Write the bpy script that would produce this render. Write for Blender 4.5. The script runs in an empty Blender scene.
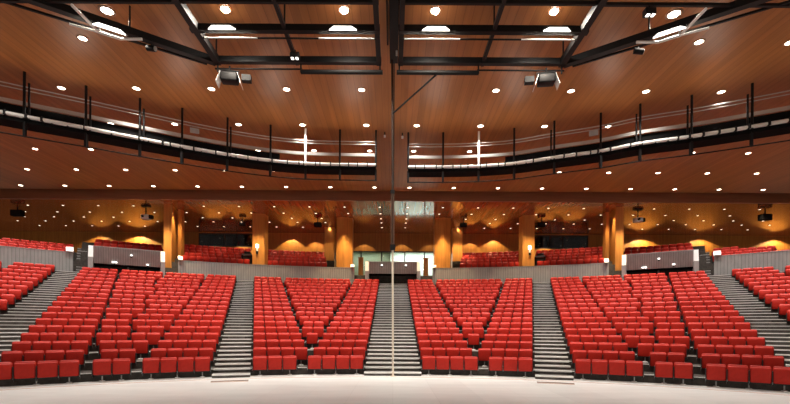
import bpy, bmesh, math, random
from mathutils import Vector, Matrix
random.seed(7)
S = bpy.context.scene
COL = S.collection
R = math.radians

# ------------------------------------------------------------------ dimensions (metres)
EYE = 1.94                       # camera height above the flat floor
CC = 1.95                        # centre of the seating arcs lies this far behind the camera
RHO0, PITCH = 19.55, 1.252       # radius of the front row, row to row distance
SEATW = 0.566                    # seat spacing along a row
SEATH = 0.777
Z_MAIN = 10.86 + EYE             # main ceiling
Z_REAR = 10.32 + EYE             # ceiling over the rear tier
Y_EDGE, Y_FASCIA, Y_WALL = 34.2, 35.0, 47.2
X_SIDE = 28.7                    # outer edge of the seating
X_ROOM = 46.0                    # side walls of the hall
RHO_PAR = 42.3                   # parapet in front of the rear tier

def rho(i): return RHO0 + PITCH * i
def ztop(i): return -1.164 + 0.28436 * i + 0.002423 * i * i + EYE
def zplat(i): return 0.0 if i == 0 else ztop(i) - SEATH
def edge_r(i): return rho(i) - 0.95
def polar(r, phi): return Vector((r * math.sin(phi), r * math.cos(phi) - CC, 0))

# ------------------------------------------------------------------ materials
MATS = {}
def principled(name, col, rough=0.5, metal=0.0, emit=None, estr=0.0, spec=None, coat=0.0):
    m = bpy.data.materials.new(name); m.use_nodes = True
    b = m.node_tree.nodes['Principled BSDF']
    b.inputs['Base Color'].default_value = (*col, 1)
    b.inputs['Roughness'].default_value = rough
    b.inputs['Metallic'].default_value = metal
    if spec is not None: b.inputs['Specular IOR Level'].default_value = spec
    if coat: b.inputs['Coat Weight'].default_value = coat
    if emit:
        b.inputs['Emission Color'].default_value = (*emit, 1)
        b.inputs['Emission Strength'].default_value = estr
    MATS[name] = m
    return m
def noise_color(m, c1, c2, scale=(1, 1, 1), detail=4.0, nscale=1.0, bump=0.0, coord='Object', lo=0.3, hi=0.7):
    nt = m.node_tree; N = nt.nodes; L = nt.links
    tc = N.new('ShaderNodeTexCoord'); mp = N.new('ShaderNodeMapping'); mp.inputs['Scale'].default_value = scale
    nz = N.new('ShaderNodeTexNoise'); nz.inputs['Scale'].default_value = nscale; nz.inputs['Detail'].default_value = detail
    cr = N.new('ShaderNodeValToRGB')
    cr.color_ramp.elements[0].position = lo; cr.color_ramp.elements[1].position = hi
    cr.color_ramp.elements[0].color = (*c1, 1); cr.color_ramp.elements[1].color = (*c2, 1)
    L.new(tc.outputs[coord], mp.inputs['Vector']); L.new(mp.outputs[0], nz.inputs['Vector'])
    L.new(nz.outputs['Fac'], cr.inputs['Fac'])
    b = N['Principled BSDF']
    L.new(cr.outputs[0], b.inputs['Base Color'])
    if bump:
        bp = N.new('ShaderNodeBump'); bp.inputs['Strength'].default_value = bump; bp.inputs['Distance'].default_value = 0.01
        L.new(nz.outputs['Fac'], bp.inputs['Height']); L.new(bp.outputs[0], b.inputs['Normal'])
    return cr
def planks(m, cr, axis, width, dark=0.75, line=0.05, lo=.9, hi=1.08):
    """thin darker seams every `width` metres across `axis`, multiplied into the colour, plus plank to plank tone"""
    nt = m.node_tree; N = nt.nodes; L = nt.links
    tc = N.new('ShaderNodeTexCoord'); sp = N.new('ShaderNodeSeparateXYZ'); L.new(tc.outputs['Object'], sp.inputs[0])
    dv = N.new('ShaderNodeMath'); dv.operation = 'DIVIDE'; dv.inputs[1].default_value = width; L.new(sp.outputs[axis], dv.inputs[0])
    fr = N.new('ShaderNodeMath'); fr.operation = 'FRACT'; L.new(dv.outputs[0], fr.inputs[0])
    fl = N.new('ShaderNodeMath'); fl.operation = 'FLOOR'; L.new(dv.outputs[0], fl.inputs[0])
    wn = N.new('ShaderNodeTexWhiteNoise'); wn.noise_dimensions = '1D'; L.new(fl.outputs[0], wn.inputs['W'])
    lt = N.new('ShaderNodeMath'); lt.operation = 'LESS_THAN'; lt.inputs[1].default_value = line; L.new(fr.outputs[0], lt.inputs[0])
    mr = N.new('ShaderNodeMapRange'); L.new(wn.outputs['Value'], mr.inputs['Value'])
    mr.inputs['To Min'].default_value = lo; mr.inputs['To Max'].default_value = hi
    mx = N.new('ShaderNodeMapRange'); L.new(lt.outputs[0], mx.inputs['Value'])
    mx.inputs['To Min'].default_value = 1.0; mx.inputs['To Max'].default_value = dark
    mu = N.new('ShaderNodeMath'); mu.operation = 'MULTIPLY'; L.new(mr.outputs[0], mu.inputs[0]); L.new(mx.outputs[0], mu.inputs[1])
    vm = N.new('ShaderNodeVectorMath'); vm.operation = 'SCALE'
    L.new(cr.outputs[0], vm.inputs[0]); L.new(mu.outputs[0], vm.inputs['Scale'])
    L.new(vm.outputs[0], N['Principled BSDF'].inputs['Base Color'])

m = principled('ceiling_wood', (.3, .1, .03), rough=.42, spec=.35)
planks(m, noise_color(m, (.30, .113, .030), (.40, .152, .043), scale=(5, .25, 1), detail=5), 'X', .30, .74, .09)
m = principled('rear_ceiling_wood', (.2, .07, .02), rough=.14, spec=.6, coat=.4)
planks(m, noise_color(m, (.33, .086, .028), (.42, .116, .036), scale=(5, .3, 1)), 'X', .6, .8)
m = principled('fascia_wood', (.2, .07, .03), rough=.5)
noise_color(m, (.24, .085, .036), (.30, .11, .046), scale=(.4, 1, 6))
m = principled('orange_wood', (.5, .2, .05), rough=.4)
noise_color(m, (.42, .17, .03), (.58, .25, .05), scale=(7, 7, .5))
m = principled('wall_wood', (.45, .18, .04), rough=.45)
noise_color(m, (.36, .145, .028), (.50, .21, .042), scale=(6, 6, .4))
m = principled('side_wood', (.3, .14, .07), rough=.5)
noise_color(m, (.3, .13, .07), (.38, .17, .09), scale=(3, 3, .5))
m = principled('stage_floor', (.6, .52, .47), rough=.42, spec=.3)
cr = noise_color(m, (.68, .68, .67), (.77, .77, .76), scale=(.35, 1.2, 1), detail=6, nscale=1.4)
planks(m, cr, 'X', 1.22, .90, .012, .96, 1.03)
m = principled('tier_carpet', (.06, .055, .05), rough=.9)
noise_color(m, (.045, .038, .033), (.085, .072, .062), nscale=6)
m = principled('step_carpet', (.1, .09, .08), rough=.85)
noise_color(m, (.075, .066, .060), (.15, .135, .125), nscale=4, detail=6)
principled('nosing', (.92, .91, .88), rough=.4)
m = principled('seat_red', (.5, .02, .012), rough=.55, spec=.28)
noise_color(m, (.43, .013, .005), (.51, .017, .007), nscale=9)
bs = m.node_tree.nodes['Principled BSDF']; bs.inputs['Sheen Weight'].default_value = .10; bs.inputs['Sheen Roughness'].default_value = .3; bs.inputs['Sheen Tint'].default_value = (1, .35, .22, 1)
principled('seat_black', (.02, .02, .02), rough=.55)
principled('seat_metal', (.35, .34, .33), rough=.4, metal=.6)
principled('foot_metal', (.75, .75, .74), rough=.35, metal=.3)
m = principled('grey_panel', (.3, .29, .28), rough=.6)
noise_color(m, (.32, .32, .312), (.39, .39, .38), scale=(2, 2, .6), nscale=2)
principled('dark_groove', (.20, .20, .195), rough=.7)
m = principled('box_panel', (.25, .25, .24), rough=.6)
noise_color(m, (.29, .29, .28), (.36, .36, .35), scale=(2, 2, .6), nscale=2)
principled('white_cap', (.85, .86, .85), rough=.4)
principled('black_steel', (.010, .009, .009), rough=.55, spec=.2)
principled('black_matt', (.006, .006, .006), rough=.9, spec=.1)
principled('dark_bronze', (.03, .016, .011), rough=.6, spec=.2)
principled('bronze', (.10, .05, .03), rough=.5, spec=.3)
principled('cream', (.78, .70, .58), rough=.5)
principled('pale_pipe', (.90, .88, .83), rough=.35)
principled('steel_rail', (.52, .50, .47), rough=.3, metal=.45)
principled('trim_ring', (.30, .16, .09), rough=.4)
principled('lens', (1, .95, .85), emit=(1, .86, .66), estr=9)
principled('lens_rear', (1, .95, .85), emit=(1, .84, .62), estr=3.5)
principled('lens_big', (1, .97, .9), emit=(1, .93, .82), estr=30)
principled('lens_star', (1, .97, .9), emit=(1, .95, .88), estr=110)
principled('lamplight_glow', (1, .97, .9), emit=(1, .95, .86), estr=3.0)  # glow imitating lamplight that falls on the beams
principled('lamp_small', (1, 1, 1), emit=(1, .95, .88), estr=3)
principled('blue_grey', (.30, .36, .42), rough=.6)
principled('white_plastic', (.8, .8, .78), rough=.4)
principled('booth_wall', (.75, .78, .74), rough=.8)
principled('booth_wall_green', (.42, .47, .36), rough=.8)
principled('dark_room', (.03, .028, .028), rough=.8)
principled('window_frame', (.03, .03, .03), rough=.5)
principled('mat_dark', (.22, .14, .10), rough=.8)
principled('mat_edge', (.55, .30, .20), rough=.6)
def glass(name, tint, fac):
    m = bpy.data.materials.new(name); m.use_nodes = True
    nt = m.node_tree; nt.nodes.clear()
    o = nt.nodes.new('ShaderNodeOutputMaterial'); mx = nt.nodes.new('ShaderNodeMixShader')
    t = nt.nodes.new('ShaderNodeBsdfTransparent'); t.inputs[0].default_value = (*tint, 1)
    g = nt.nodes.new('ShaderNodeBsdfGlossy'); g.inputs['Roughness'].default_value = .03; g.inputs[0].default_value = (.9, .9, .9, 1)
    mx.inputs[0].default_value = fac
    nt.links.new(t.outputs[0], mx.inputs[1]); nt.links.new(g.outputs[0], mx.inputs[2]); nt.links.new(mx.outputs[0], o.inputs[0])
    MATS[name] = m
glass('clear_glass', (.92, .98, .95), .06)
glass('dark_glass', (.18, .17, .17), .06)

# ------------------------------------------------------------------ mesh builder
class MB:
    def __init__(s): s.v = []; s.f = []; s.mi = []; s.m = []; s.sm = []
    def slot(s, mat):
        if mat not in s.m: s.m.append(mat)
        return s.m.index(mat)
    def add(s, verts, faces, mat, M=None, smooth=False):
        o = len(s.v); k = s.slot(mat)
        s.v += [tuple((M @ Vector(p)) if M else p) for p in verts]
        for f in faces:
            s.f.append([o + i for i in f]); s.mi.append(k); s.sm.append(smooth)
        return s
    def box(s, c, d, mat, rz=0.0, M=None):
        x, y, z = d[0] / 2, d[1] / 2, d[2] / 2
        vs = [Vector(p) for p in ((-x, -y, -z), (x, -y, -z), (x, y, -z), (-x, y, -z), (-x, -y, z), (x, -y, z), (x, y, z), (-x, y, z))]
        T = Matrix.Translation(c) @ Matrix.Rotation(rz, 4, 'Z')
        if M: T = M @ T
        return s.add(vs, BOXF, mat, T)
    def hexa(s, a, b, mat):                      # two quads (bottom ring, top ring)
        return s.add(list(a) + list(b), BOXF, mat)
    def bar(s, p0, p1, w, h, mat):
        p0 = Vector(p0); p1 = Vector(p1); d = p1 - p0; L = d.length
        q = d.to_track_quat('X', 'Z').to_matrix().to_4x4()
        return s.box((L / 2, 0, 0), (L, w, h), mat, M=Matrix.Translation(p0) @ q)
    def tube(s, p0, p1, r, mat, n=8, r2=None, smooth=True):
        p0 = Vector(p0); p1 = Vector(p1); d = p1 - p0
        q = d.to_track_quat('Z', 'Y').to_matrix().to_4x4(); r2 = r if r2 is None else r2; L = d.length
        vs = [(r * math.cos(2 * math.pi * k / n), r * math.sin(2 * math.pi * k / n), 0) for k in range(n)]
        vs += [(r2 * math.cos(2 * math.pi * k / n), r2 * math.sin(2 * math.pi * k / n), L) for k in range(n)]
        T = Matrix.Translation(p0) @ q
        s.add(vs, [(k, (k + 1) % n, n + (k + 1) % n, n + k) for k in range(n)], mat, T, smooth)
        s.add(vs, [tuple(range(n - 1, -1, -1)), tuple(range(n, 2 * n))], mat, T)
        return s
    def path(s, pts, r, mat, n=8):
        for a, b in zip(pts, pts[1:]): s.tube(a, b, r, mat, n)
        return s
    def lathe(s, prof, mat, n=20, T=None, smooth=True):       # profile of (r,z)
        vs = []; k = len(prof)
        for j in range(n):
            a = 2 * math.pi * j / n
            vs += [(r * math.cos(a), r * math.sin(a), z) for r, z in prof]
        fs = []
        for j in range(n):
            j2 = (j + 1) % n
            for i in range(k - 1): fs.append((j * k + i, j2 * k + i, j2 * k + i + 1, j * k + i + 1))
        return s.add(vs, fs, mat, T, smooth)
    def prism(s, poly, z0, z1, mat):
        n = len(poly); vs = [(p[0], p[1], z0) for p in poly] + [(p[0], p[1], z1) for p in poly]
        fs = [tuple(range(n - 1, -1, -1)), tuple(range(n, 2 * n))] + [(i, (i + 1) % n, n + (i + 1) % n, n + i) for i in range(n)]
        return s.add(vs, fs, mat)
    def rbox(s, c, d, mat, bev=.03, seg=2, M=None):
        bm = bmesh.new(); bmesh.ops.create_cube(bm, size=1.0)
        for v in bm.verts: v.co = Vector((v.co.x * d[0], v.co.y * d[1], v.co.z * d[2]))
        bmesh.ops.bevel(bm, geom=list(bm.edges), offset=bev, segments=seg, profile=.5, affect='EDGES')
        bm.verts.index_update()
        T = Matrix.Translation(c)
        if M: T = T @ M
        s.add([v.co.copy() for v in bm.verts], [[v.index for v in f.verts] for f in bm.faces], mat, T, True)
        bm.free(); return s
    def mesh(s, name):
        me = bpy.data.meshes.new(name); me.from_pydata([tuple(v) for v in s.v], [], s.f)
        for mn in s.m: me.materials.append(MATS[mn])
        for p, k, sm in zip(me.polygons, s.mi, s.sm): p.material_index = k; p.use_smooth = sm
        me.update()
        bm = bmesh.new(); bm.from_mesh(me); bmesh.ops.recalc_face_normals(bm, faces=bm.faces); bm.to_mesh(me); bm.free()
        return me
    def build(s, name, parent=None, loc=None):
        o = bpy.data.objects.new(name, s.mesh(name)); COL.objects.link(o)
        if parent: o.parent = parent
        if loc is not None: o.location = loc
        return o
BOXF = [(0, 3, 2, 1), (4, 5, 6, 7), (0, 1, 5, 4), (1, 2, 6, 5), (2, 3, 7, 6), (3, 0, 4, 7)]

def tag(o, label=None, cat=None, group=None, kind=None):
    if label: o['label'] = label
    if cat: o['category'] = cat
    if group: o['group'] = group
    if kind: o['kind'] = kind
    return o
def empty(name, loc=(0, 0, 0), rz=0.0):
    o = bpy.data.objects.new(name, None); COL.objects.link(o)
    o.empty_display_size = .2; o.location = loc; o.rotation_euler = (0, 0, rz)
    return o
def copy_tree(o, parent=None):
    c = o.copy(); COL.objects.link(c)
    if parent: c.parent = parent
    for ch in list(o.children): copy_tree(ch, c)
    return c
def struct(mb, name, label=None):
    return tag(mb.build(name), label, kind='structure')
ORD = ['first', 'second', 'third', 'fourth', 'fifth', 'sixth', 'seventh', 'eighth', 'ninth', 'tenth', 'eleventh', 'twelfth',
       'thirteenth', 'fourteenth', 'fifteenth', 'sixteenth', 'seventeenth', 'eighteenth', 'nineteenth', 'twentieth', 'twenty-first', 'twenty-second']

# ------------------------------------------------------------------ camera model (used only to decide what the frame can see)
FPX, CX, HY, ROLL = 430.0, 393.0, 327.5, 0.00604
def project(p):
    u = FPX * p[0] / p[1]; v = -FPX * (p[2] - EYE) / p[1]
    return CX + u - ROLL * v, HY + v + ROLL * u
def in_frame(p, mx=4, my=4):
    if p[1] < 1: return False
    x, y = project(p)
    return -mx < x < 790 + mx and -my < y < 404 + my
cam = bpy.data.cameras.new('camera'); co = bpy.data.objects.new('camera', cam); COL.objects.link(co)
cam.sensor_fit = 'HORIZONTAL'; cam.sensor_width = 36.0; cam.lens = FPX / 790 * 36.0
cam.shift_x = (395 - CX) / 790; cam.shift_y = (HY - 202) / 790
cam.clip_end = 300
co.matrix_world = Matrix.Translation((0, 0, EYE)) @ Matrix.Rotation(R(90), 4, 'X') @ Matrix.Rotation(ROLL, 4, 'Z')
S.camera = co

# ------------------------------------------------------------------ plan lines of the aisles (right side, mirrored for the left)
C0 = Vector((0, -CC, 0))
LINES = {'centre': ((1.15, 17.72), (1.235, 39.0)), 'in_out': ((5.55, 16.95), (12.06, 37.2)), 'wide_in': ((6.95, 16.48), (13.41, 36.77)),
         'wide_out': ((14.28, 16.43), (23.12, 31.88)), 'outer_in': ((18.52, 20.55), (24.35, 31.0))}
def line_phi(nm, r, side=1, off=0.0):
    (x0, y0), (x1, y1) = LINES[nm]
    d = Vector((x1 - x0, y1 - y0)).normalized(); n = Vector((d.y, -d.x))
    p = Vector((x0, y0)) + n * off - Vector((0, -CC))
    b = p.dot(d); c = p.dot(p) - r * r
    t = -b + math.sqrt(max(b * b - c, 0))
    q = p + d * t
    return side * math.atan2(q.x, q.y)
def phimax(r): return math.asin(min(1, (X_SIDE - .01) / r)) if r > X_SIDE else R(64)

# ------------------------------------------------------------------ floor, tiers, stairs
mb = MB(); mb.box((0, 6, -.1), (90, 44, .2), 'stage_floor'); struct(mb, 'floor', 'pale beige flat wooden stage floor in front of the seating')
def ring(mb, r0, r1, z0, z1, a0, a1, mat, n=48):
    vs = []
    for k in range(n + 1):
        a = a0 + (a1 - a0) * k / n
        for r, z in ((r0, z0), (r0, z1), (r1, z1), (r1, z0)):
            p = polar(r, a); vs.append((p.x, p.y, z))
    fs = []
    for k in range(n):
        for i in range(4):
            fs.append((k * 4 + i, k * 4 + (i + 1) % 4, (k + 1) * 4 + (i + 1) % 4, (k + 1) * 4 + i))
    fs += [(0, 1, 2, 3), (n * 4 + 3, n * 4 + 2, n * 4 + 1, n * 4)]
    mb.add(vs, fs, mat)
for i in range(1, 19):
    r0 = edge_r(i); r1 = edge_r(i + 1) if i < 18 else RHO_PAR + .6
    a = min(phimax(r0), phimax(r1))
    mb = MB(); ring(mb, r0, r1, -.05, zplat(i), -a, a, 'tier_carpet')
    o = struct(mb, 'floor_tier', None)
    mb = MB(); ring(mb, r0 - .012, r0 + .05, zplat(i) - .02, zplat(i) + .006, -a, a, 'nosing')
    mb.build('tier_edge', o)

def flight(name, label, A, B, i0):
    """aisle stairs between plan lines A and B: (line, side, offset)"""
    mb = MB(); nb = MB()
    def quad(r):
        return polar(r, line_phi(A[0], r, A[1], A[2])), polar(r, line_phi(B[0], r, B[1], B[2]))
    for i in range(i0, 19):
        zt, zb = zplat(i), zplat(i - 1)
        zm = (zt + zb) / 2
        re = edge_r(i)
        for (r0, r1, z0, z1) in ((re - .62, re, zb, zm), (re, re + .63, zm, zt + .004)):
            if r1 > RHO_PAR - .1: r1 = RHO_PAR - .1
            a, b = quad(r0); c, d = quad(r1)
            if a.x > b.x: a, b, c, d = b, a, d, c
            mb.hexa([(p.x, p.y, z0) for p in (a, b, d, c)], [(p.x, p.y, z1) for p in (a, b, d, c)], 'step_carpet')
            a, b = quad(r0 - .03); c, d = quad(r0 + .07)
            if a.x > b.x: a, b, c, d = b, a, d, c
            nb.hexa([(p.x, p.y, z1 - (.05 if i < 4 else .034 if i < 7 else .018)) for p in (a, b, d, c)], [(p.x, p.y, z1 + .010) for p in (a, b, d, c)], 'nosing')
    o = struct(mb, name, label)
    nb.build('step_nosing', o)
flight('floor_stairs', 'wide centre stairs with pale step edges', ('centre', -1, .0), ('centre', 1, .0), 1)
flight('floor_stairs', 'stairs with pale step edges, left of the centre blocks', ('in_out', -1, .06), ('wide_in', -1, -.06), 1)
flight('floor_stairs', 'stairs with pale step edges, right of the centre blocks', ('in_out', 1, .06), ('wide_in', 1, -.06), 1)
flight('floor_stairs', 'stairs with pale step edges at the far left', ('wide_out', -1, .06), ('outer_in', -1, -.06), 1)
flight('floor_stairs', 'stairs with pale step edges at the far right', ('wide_out', 1, .06), ('outer_in', 1, -.06), 1)
k = 0
for sd in (-1, 1):
    k += 1
    mb = MB(); r = 18.35
    a0, a1 = line_phi('in_out', 18.6, sd, .1), line_phi('wide_in', 18.6, sd, -.1)
    lo, hi = min(a0, a1), max(a0, a1)
    ring(mb, r - .22, r, 0, .012, lo, hi, 'mat_dark', 8)
    ring(mb, r - .42, r - .36, 0, .008, lo, hi, 'mat_edge', 8)
    struct(mb, 'trim_%d' % k, 'dark strip let into the floor at the stair foot')
# faint darker line that follows the front row on the floor
mb = MB(); ring(mb, RHO0 - .75, RHO0 - .70, 0, .005, -R(52), R(52), 'mat_edge', 96); struct(mb, 'trim_3', 'thin brown line curving along the front row')

# ------------------------------------------------------------------ seats
MT = Matrix.Rotation(R(-6), 4, 'X')
def seat_parts(low=False):
    sg = 1 if low else 3
    cu = MB(); cu.rbox((0, .075, .485), (.538, .125, .495), 'seat_red', .045, sg, Matrix.Rotation(R(4), 4, 'X'))
    bk = MB(); bk.rbox((0, .215, .56), (.540, .13, .43), 'seat_red', .055, sg, MT)
    ar = MB()
    ar.box((0, .13, .36), (.020, .25, .44), 'seat_black')
    ar.box((0, .12, .60), (.024, .26, .035), 'seat_black')
    ar.box((0, .02, .25), (.024, .03, .07), 'seat_metal')
    ft = MB()
    ft.tube((0, .12, .02), (0, .12, .22), .022, 'seat_metal', 8)
    ft.lathe([(.001, .03), (.075, .035), (.11, .014), (.11, 0), (.001, 0)], 'foot_metal', 14, Matrix.Translation((0, .12, 0)))
    bm_ = MB(); bm_.box((0, .13, .225), (SEATW - .01, .07, .05), 'seat_black')
    return cu, bk, ar, ft, bm_
cu, bk, ar, ft, bmm = seat_parts()
SM = dict(cushion=cu.mesh('cushion'), back=bk.mesh('backrest'), arm=ar.mesh('armrest'), foot=ft.mesh('pedestal'), rail=bmm.mesh('mounting_rail'))
lcu, lbk, lar, lft, lbm = seat_parts(True)

def row_layout(p0, p1, r, wide):
    """seat centre angles between angles p0<p1 on radius r: [(phi, run index, place in run, run length)]"""
    W = r * (p1 - p0); n = int((W - (.40 if wide == 2 else .14 if wide else .22 if wide is False else .0)) / SEATW)
    if n <= 0: return []
    if wide is None: runs = [n]
    elif n <= 8:
        left = n // 2 if n < 8 else 4
        if n == 7: left = 3
        runs = [left, n - left] if n > 4 else [n]
    else:
        mid = n - 8
        if wide and mid >= 4: runs = [4, mid // 2, mid - mid // 2, 4]
        elif wide and mid >= 1: runs = [4, mid, 4]
        else: runs = [4, mid, 4]
    slack = W - n * SEATW
    gap = slack / max(len(runs) - 1, 1) if len(runs) > 1 else 0
    out = []; x = p0 * r if len(runs) > 1 else p0 * r + slack / 2
    for ri, m in enumerate(runs):
        for j in range(m):
            out.append(((x + SEATW * .5) / r, ri, j, m)); x += SEATW
        x += gap
    return out

seats = []       # (size, block, row, phi, r, z, ordinal, runpos, runlen, last)
def add_row(block, i, p0, p1, r, z, wide, from_high):
    if p0 + p1 > 0:      # right half of the hall: mirror image of the left
        lay = [(-phi, ri, m_ - 1 - j, m_) for phi, ri, j, m_ in reversed(row_layout(-p1, -p0, r, wide))]
    else: lay = row_layout(p0, p1, r, wide)
    n = len(lay)
    for k, (phi, ri, j, m_) in enumerate(lay):
        p = polar(r, phi)
        c = (p.x, p.y, z + .5)
        if not in_frame(c, 130, 40): continue
        x, y = project(c)
        size = FPX * FPX / (p.y * p.y) * (1 + (p.x / p.y) ** 2) ** .5
        if not (2 < x < 788): size = 0.0
        order = n - k if from_high else k + 1
        seats.append((size, block, i, phi, r, z, order, j, m_, n))
for i in range(18):
    r, z = rho(i), zplat(i)
    a = line_phi('centre', r, 1, .04); b = line_phi('in_out', r, 1, -.02)
    add_row('L2', i, -b, -a, r, z, False, True); add_row('R2', i, a, b, r, z, False, False)
    a = line_phi('wide_in', r, 1, .02); b = line_phi('wide_out', r, 1, -.02)
    add_row('L1', i, -b, -a, r, z, 2 if i < 2 else 1, True); add_row('R1', i, a, b, r, z, 2 if i < 2 else 1, False)
    if i >= 4:
        a = line_phi('outer_in', r, 1, .02); b = phimax(r) - .01 if r > X_SIDE else R(55)
        nn = int((b - a) * r / SEATW)
        if nn > 1:
            b = a + nn * SEATW / r
            add_row('L0', i, -b, -a, r, z, True, True); add_row('R0', i, a, b, r, z, True, False)
# rear tier
R_RHO0, R_PITCH = 43.7, 1.05
def r_rho(i): return R_RHO0 + R_PITCH * i
def r_zt(i): return 6.25 + .43 * i + EYE
def r_zp(i): return r_zt(i) - SEATH
def o_zp(i): return 5.86 + .34 * i + EYE - SEATH      # shallower rake of the outer rear blocks
def px_phi(x, r):                    # angle on an arc of radius r seen under the slope (x-393)/430
    th = math.atan((x - CX) / FPX)
    return th - math.asin(CC * math.sin(th) / r) if True else th
REAR_BLOCKS = [(92, 163, 4), (180, 251.5, 5), (264.5, 328, 5)]
for (xa, xb, nr) in REAR_BLOCKS:
    for i in range(nr):
        r = r_rho(i); a, b = px_phi(xa, 45.5), px_phi(242 if xb == 251.5 and i in (1, 2) else xb, 45.5)
        add_row('rear', i, a, b, r, r_zp(i), None, False); add_row('rear', i, -b, -a, r, r_zp(i), None, False)
for i in range(4):
    r = r_rho(i); a = -px_phi(75, 45.5)
    bl = math.asin((28.2 + (1.4, 1.6, 2.5, 2.5)[i]) / r); br = math.asin((28.2 + (1.3, .6, 1.3, .3)[i]) / r)
    add_row('rear', i, -bl, -a, r, o_zp(i), None, False); add_row('rear', i, a, br, r, o_zp(i), None, False)

main = sorted([s for s in seats if s[1] in ('L1', 'L2', 'R1', 'R2')], key=lambda s: -s[0])
keep = set(map(id, main[:300]))
BN = {'L1': ('inner stairs', 'wide left block'), 'R1': ('inner stairs', 'wide right block'),
      'L2': ('centre stairs', 'block left of them'), 'R2': ('centre stairs', 'block right of them')}
GN = {'L1': 'red seats of the wide left block', 'R1': 'red seats of the wide right block',
      'L2': 'red seats of the block left of the centre stairs', 'R2': 'red seats of the block right of the centre stairs'}
FEET = {1: {0: [0]}, 2: {0: [0], 1: [0]}, 3: {0: [0], 2: [0]}, 4: {0: [0], 1: [SEATW / 2], 3: [0]}}
def rowname(i): return 'front row' if i == 0 else ORD[i] + ' row'
def place_part(kind, mesh, parent, x=0.0):
    o = bpy.data.objects.new(kind, mesh); COL.objects.link(o); o.parent = parent; o.location = (x, 0, 0)
    return o
mass = MB()
LV = {}
for nm, b in (('c', lcu), ('b', lbk), ('a', lar)): LV[nm] = b
n_ind = 0
for s in seats:
    size, block, i, phi, r, z, order, j, m_, n = s
    p = polar(r, phi)
    if id(s) in keep:
        t = empty('theatre_seat', (p.x, p.y, z), -phi)
        place_part('backrest', SM['back'], t); place_part('seat_cushion', SM['cushion'], t); place_part('mounting_rail', SM['rail'], t)
        place_part('armrest', SM['arm'], t, -SEATW / 2)
        if j == m_ - 1: place_part('armrest', SM['arm'], t, SEATW / 2 )
        fx = FEET.get(m_, {}).get(j, [0] if m_ > 4 and j % 2 == 0 else [])
        for x in fx: place_part('pedestal_leg', SM['foot'], t, x)
        a, b = BN[block]
        tag(t, 'red tip-up seat, %s from the %s in the %s, %s' % (ORD[order - 1], a, rowname(i), b), 'seat', GN[block])
        n_ind += 1
    else:
        T = Matrix.Translation((p.x, p.y, z)) @ Matrix.Rotation(-phi, 4, 'Z')
        for b in (lcu, lbk):
            mass.add(b.v, b.f, 'seat_red', T, True)
        T2 = T @ Matrix.Translation((-SEATW / 2, 0, 0))
        mass.add(lar.v[:16], lar.f[:12], 'seat_black', T2)
        if j == m_ - 1: mass.add(lar.v[:16], lar.f[:12], 'seat_black', T @ Matrix.Translation((SEATW / 2, 0, 0)))
tag(mass.build('theatre_seats'), 'red tip-up seats filling the upper rows, outer blocks and rear tier', 'seats', kind='stuff')
print('seats', len(seats), 'individual', n_ind)

# ------------------------------------------------------------------ rear tier platforms, parapets, boxes
for i in range(5):
    r0 = r_rho(i) - .75; r1 = r_rho(i + 1) - .75 if i < 4 else 52
    a = math.asin(32.0 / r0)
    a_in = px_phi(334, 45.5); a_md = px_phi(81, 45.5)
    for lo, hi, zf in ((-a, a_md, o_zp), (a_md, a_in, r_zp), (-a_in, -a_md, r_zp), (-a_md, a, o_zp)):
        mb = MB(); last = 3 if zf is o_zp else 4
        if i > last: continue
        if i < last: ring(mb, r0, r1, 3.6 + EYE, zf(i), lo, hi, 'tier_carpet', 24)
        else:
            # last row runs back to the rear wall
            vs = []; n = 24
            for k in range(n + 1):
                an = lo + (hi - lo) * k / n; q = polar(r0, an)
                vs += [(q.x, q.y, 3.6 + EYE), (q.x, q.y, zf(i)), (q.x, Y_WALL, zf(i)), (q.x, Y_WALL, 3.6 + EYE)]
            fs = []
            for k in range(n):
                for e in range(4): fs.append((k * 4 + e, k * 4 + (e + 1) % 4, (k + 1) * 4 + (e + 1) % 4, (k + 1) * 4 + e))
            fs += [(0, 1, 2, 3), (n * 4 + 3, n * 4 + 2, n * 4 + 1, n * 4)]
            mb.add(vs, fs, 'tier_carpet')
        struct(mb, 'floor_rear_tier')
mb = MB(); mb.box((0, 44.2, 4.4 + EYE - .25), (10.5, 6.2, .5), 'tier_carpet'); struct(mb, 'floor_rear_landing')
mb = MB(); ring(mb, RHO_PAR + .2, r_rho(0) - .76, 3.5 + EYE, 4.9 + EYE, -R(46), R(46), 'tier_carpet'); struct(mb, 'floor_rear_walkway')

def parapet(name, label, a0, a1, z0, z1, r):
    mb = MB(); W = r * (a1 - a0); n = max(4, int(W / .2))
    rows = []
    for k in range(n):
        b0 = a0 + (a1 - a0) * k / n; b1 = a0 + (a1 - a0) * (k + 1) / n; g = (b1 - b0) * .07
        ring(mb, r, r + .2, z0, z1, b0 + g, b1 - g, 'grey_panel', 1)
        ring(mb, r + .03, r + .2, z0, z1 - .002, b1 - g, b1 + g, 'dark_groove', 1)
    ring(mb, r - .02, r + .24, z1, z1 + .05, a0, a1, 'grey_panel', max(4, n // 2))
    return struct(mb, name, label)
ZP0, ZP1 = 3.97 + EYE, 5.53 + EYE
def pp(x): return px_phi(x, RHO_PAR)
parapet('wall_parapet_left', 'grey ribbed parapet left of the centre box', pp(177.5), pp(354), ZP0, ZP1, RHO_PAR)
parapet('wall_parapet_right', 'grey ribbed parapet right of the centre box', -pp(354), -pp(177.5), ZP0, ZP1, RHO_PAR)
parapet('wall_parapet_outer_left', 'grey ribbed parapet at the far left', -phimax(RHO_PAR + .3), pp(72.5), ZP0, ZP1, RHO_PAR)
parapet('wall_parapet_outer_right', 'grey ribbed parapet at the far right', -pp(72.5), phimax(RHO_PAR + .3), ZP0, ZP1, RHO_PAR)
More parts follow.
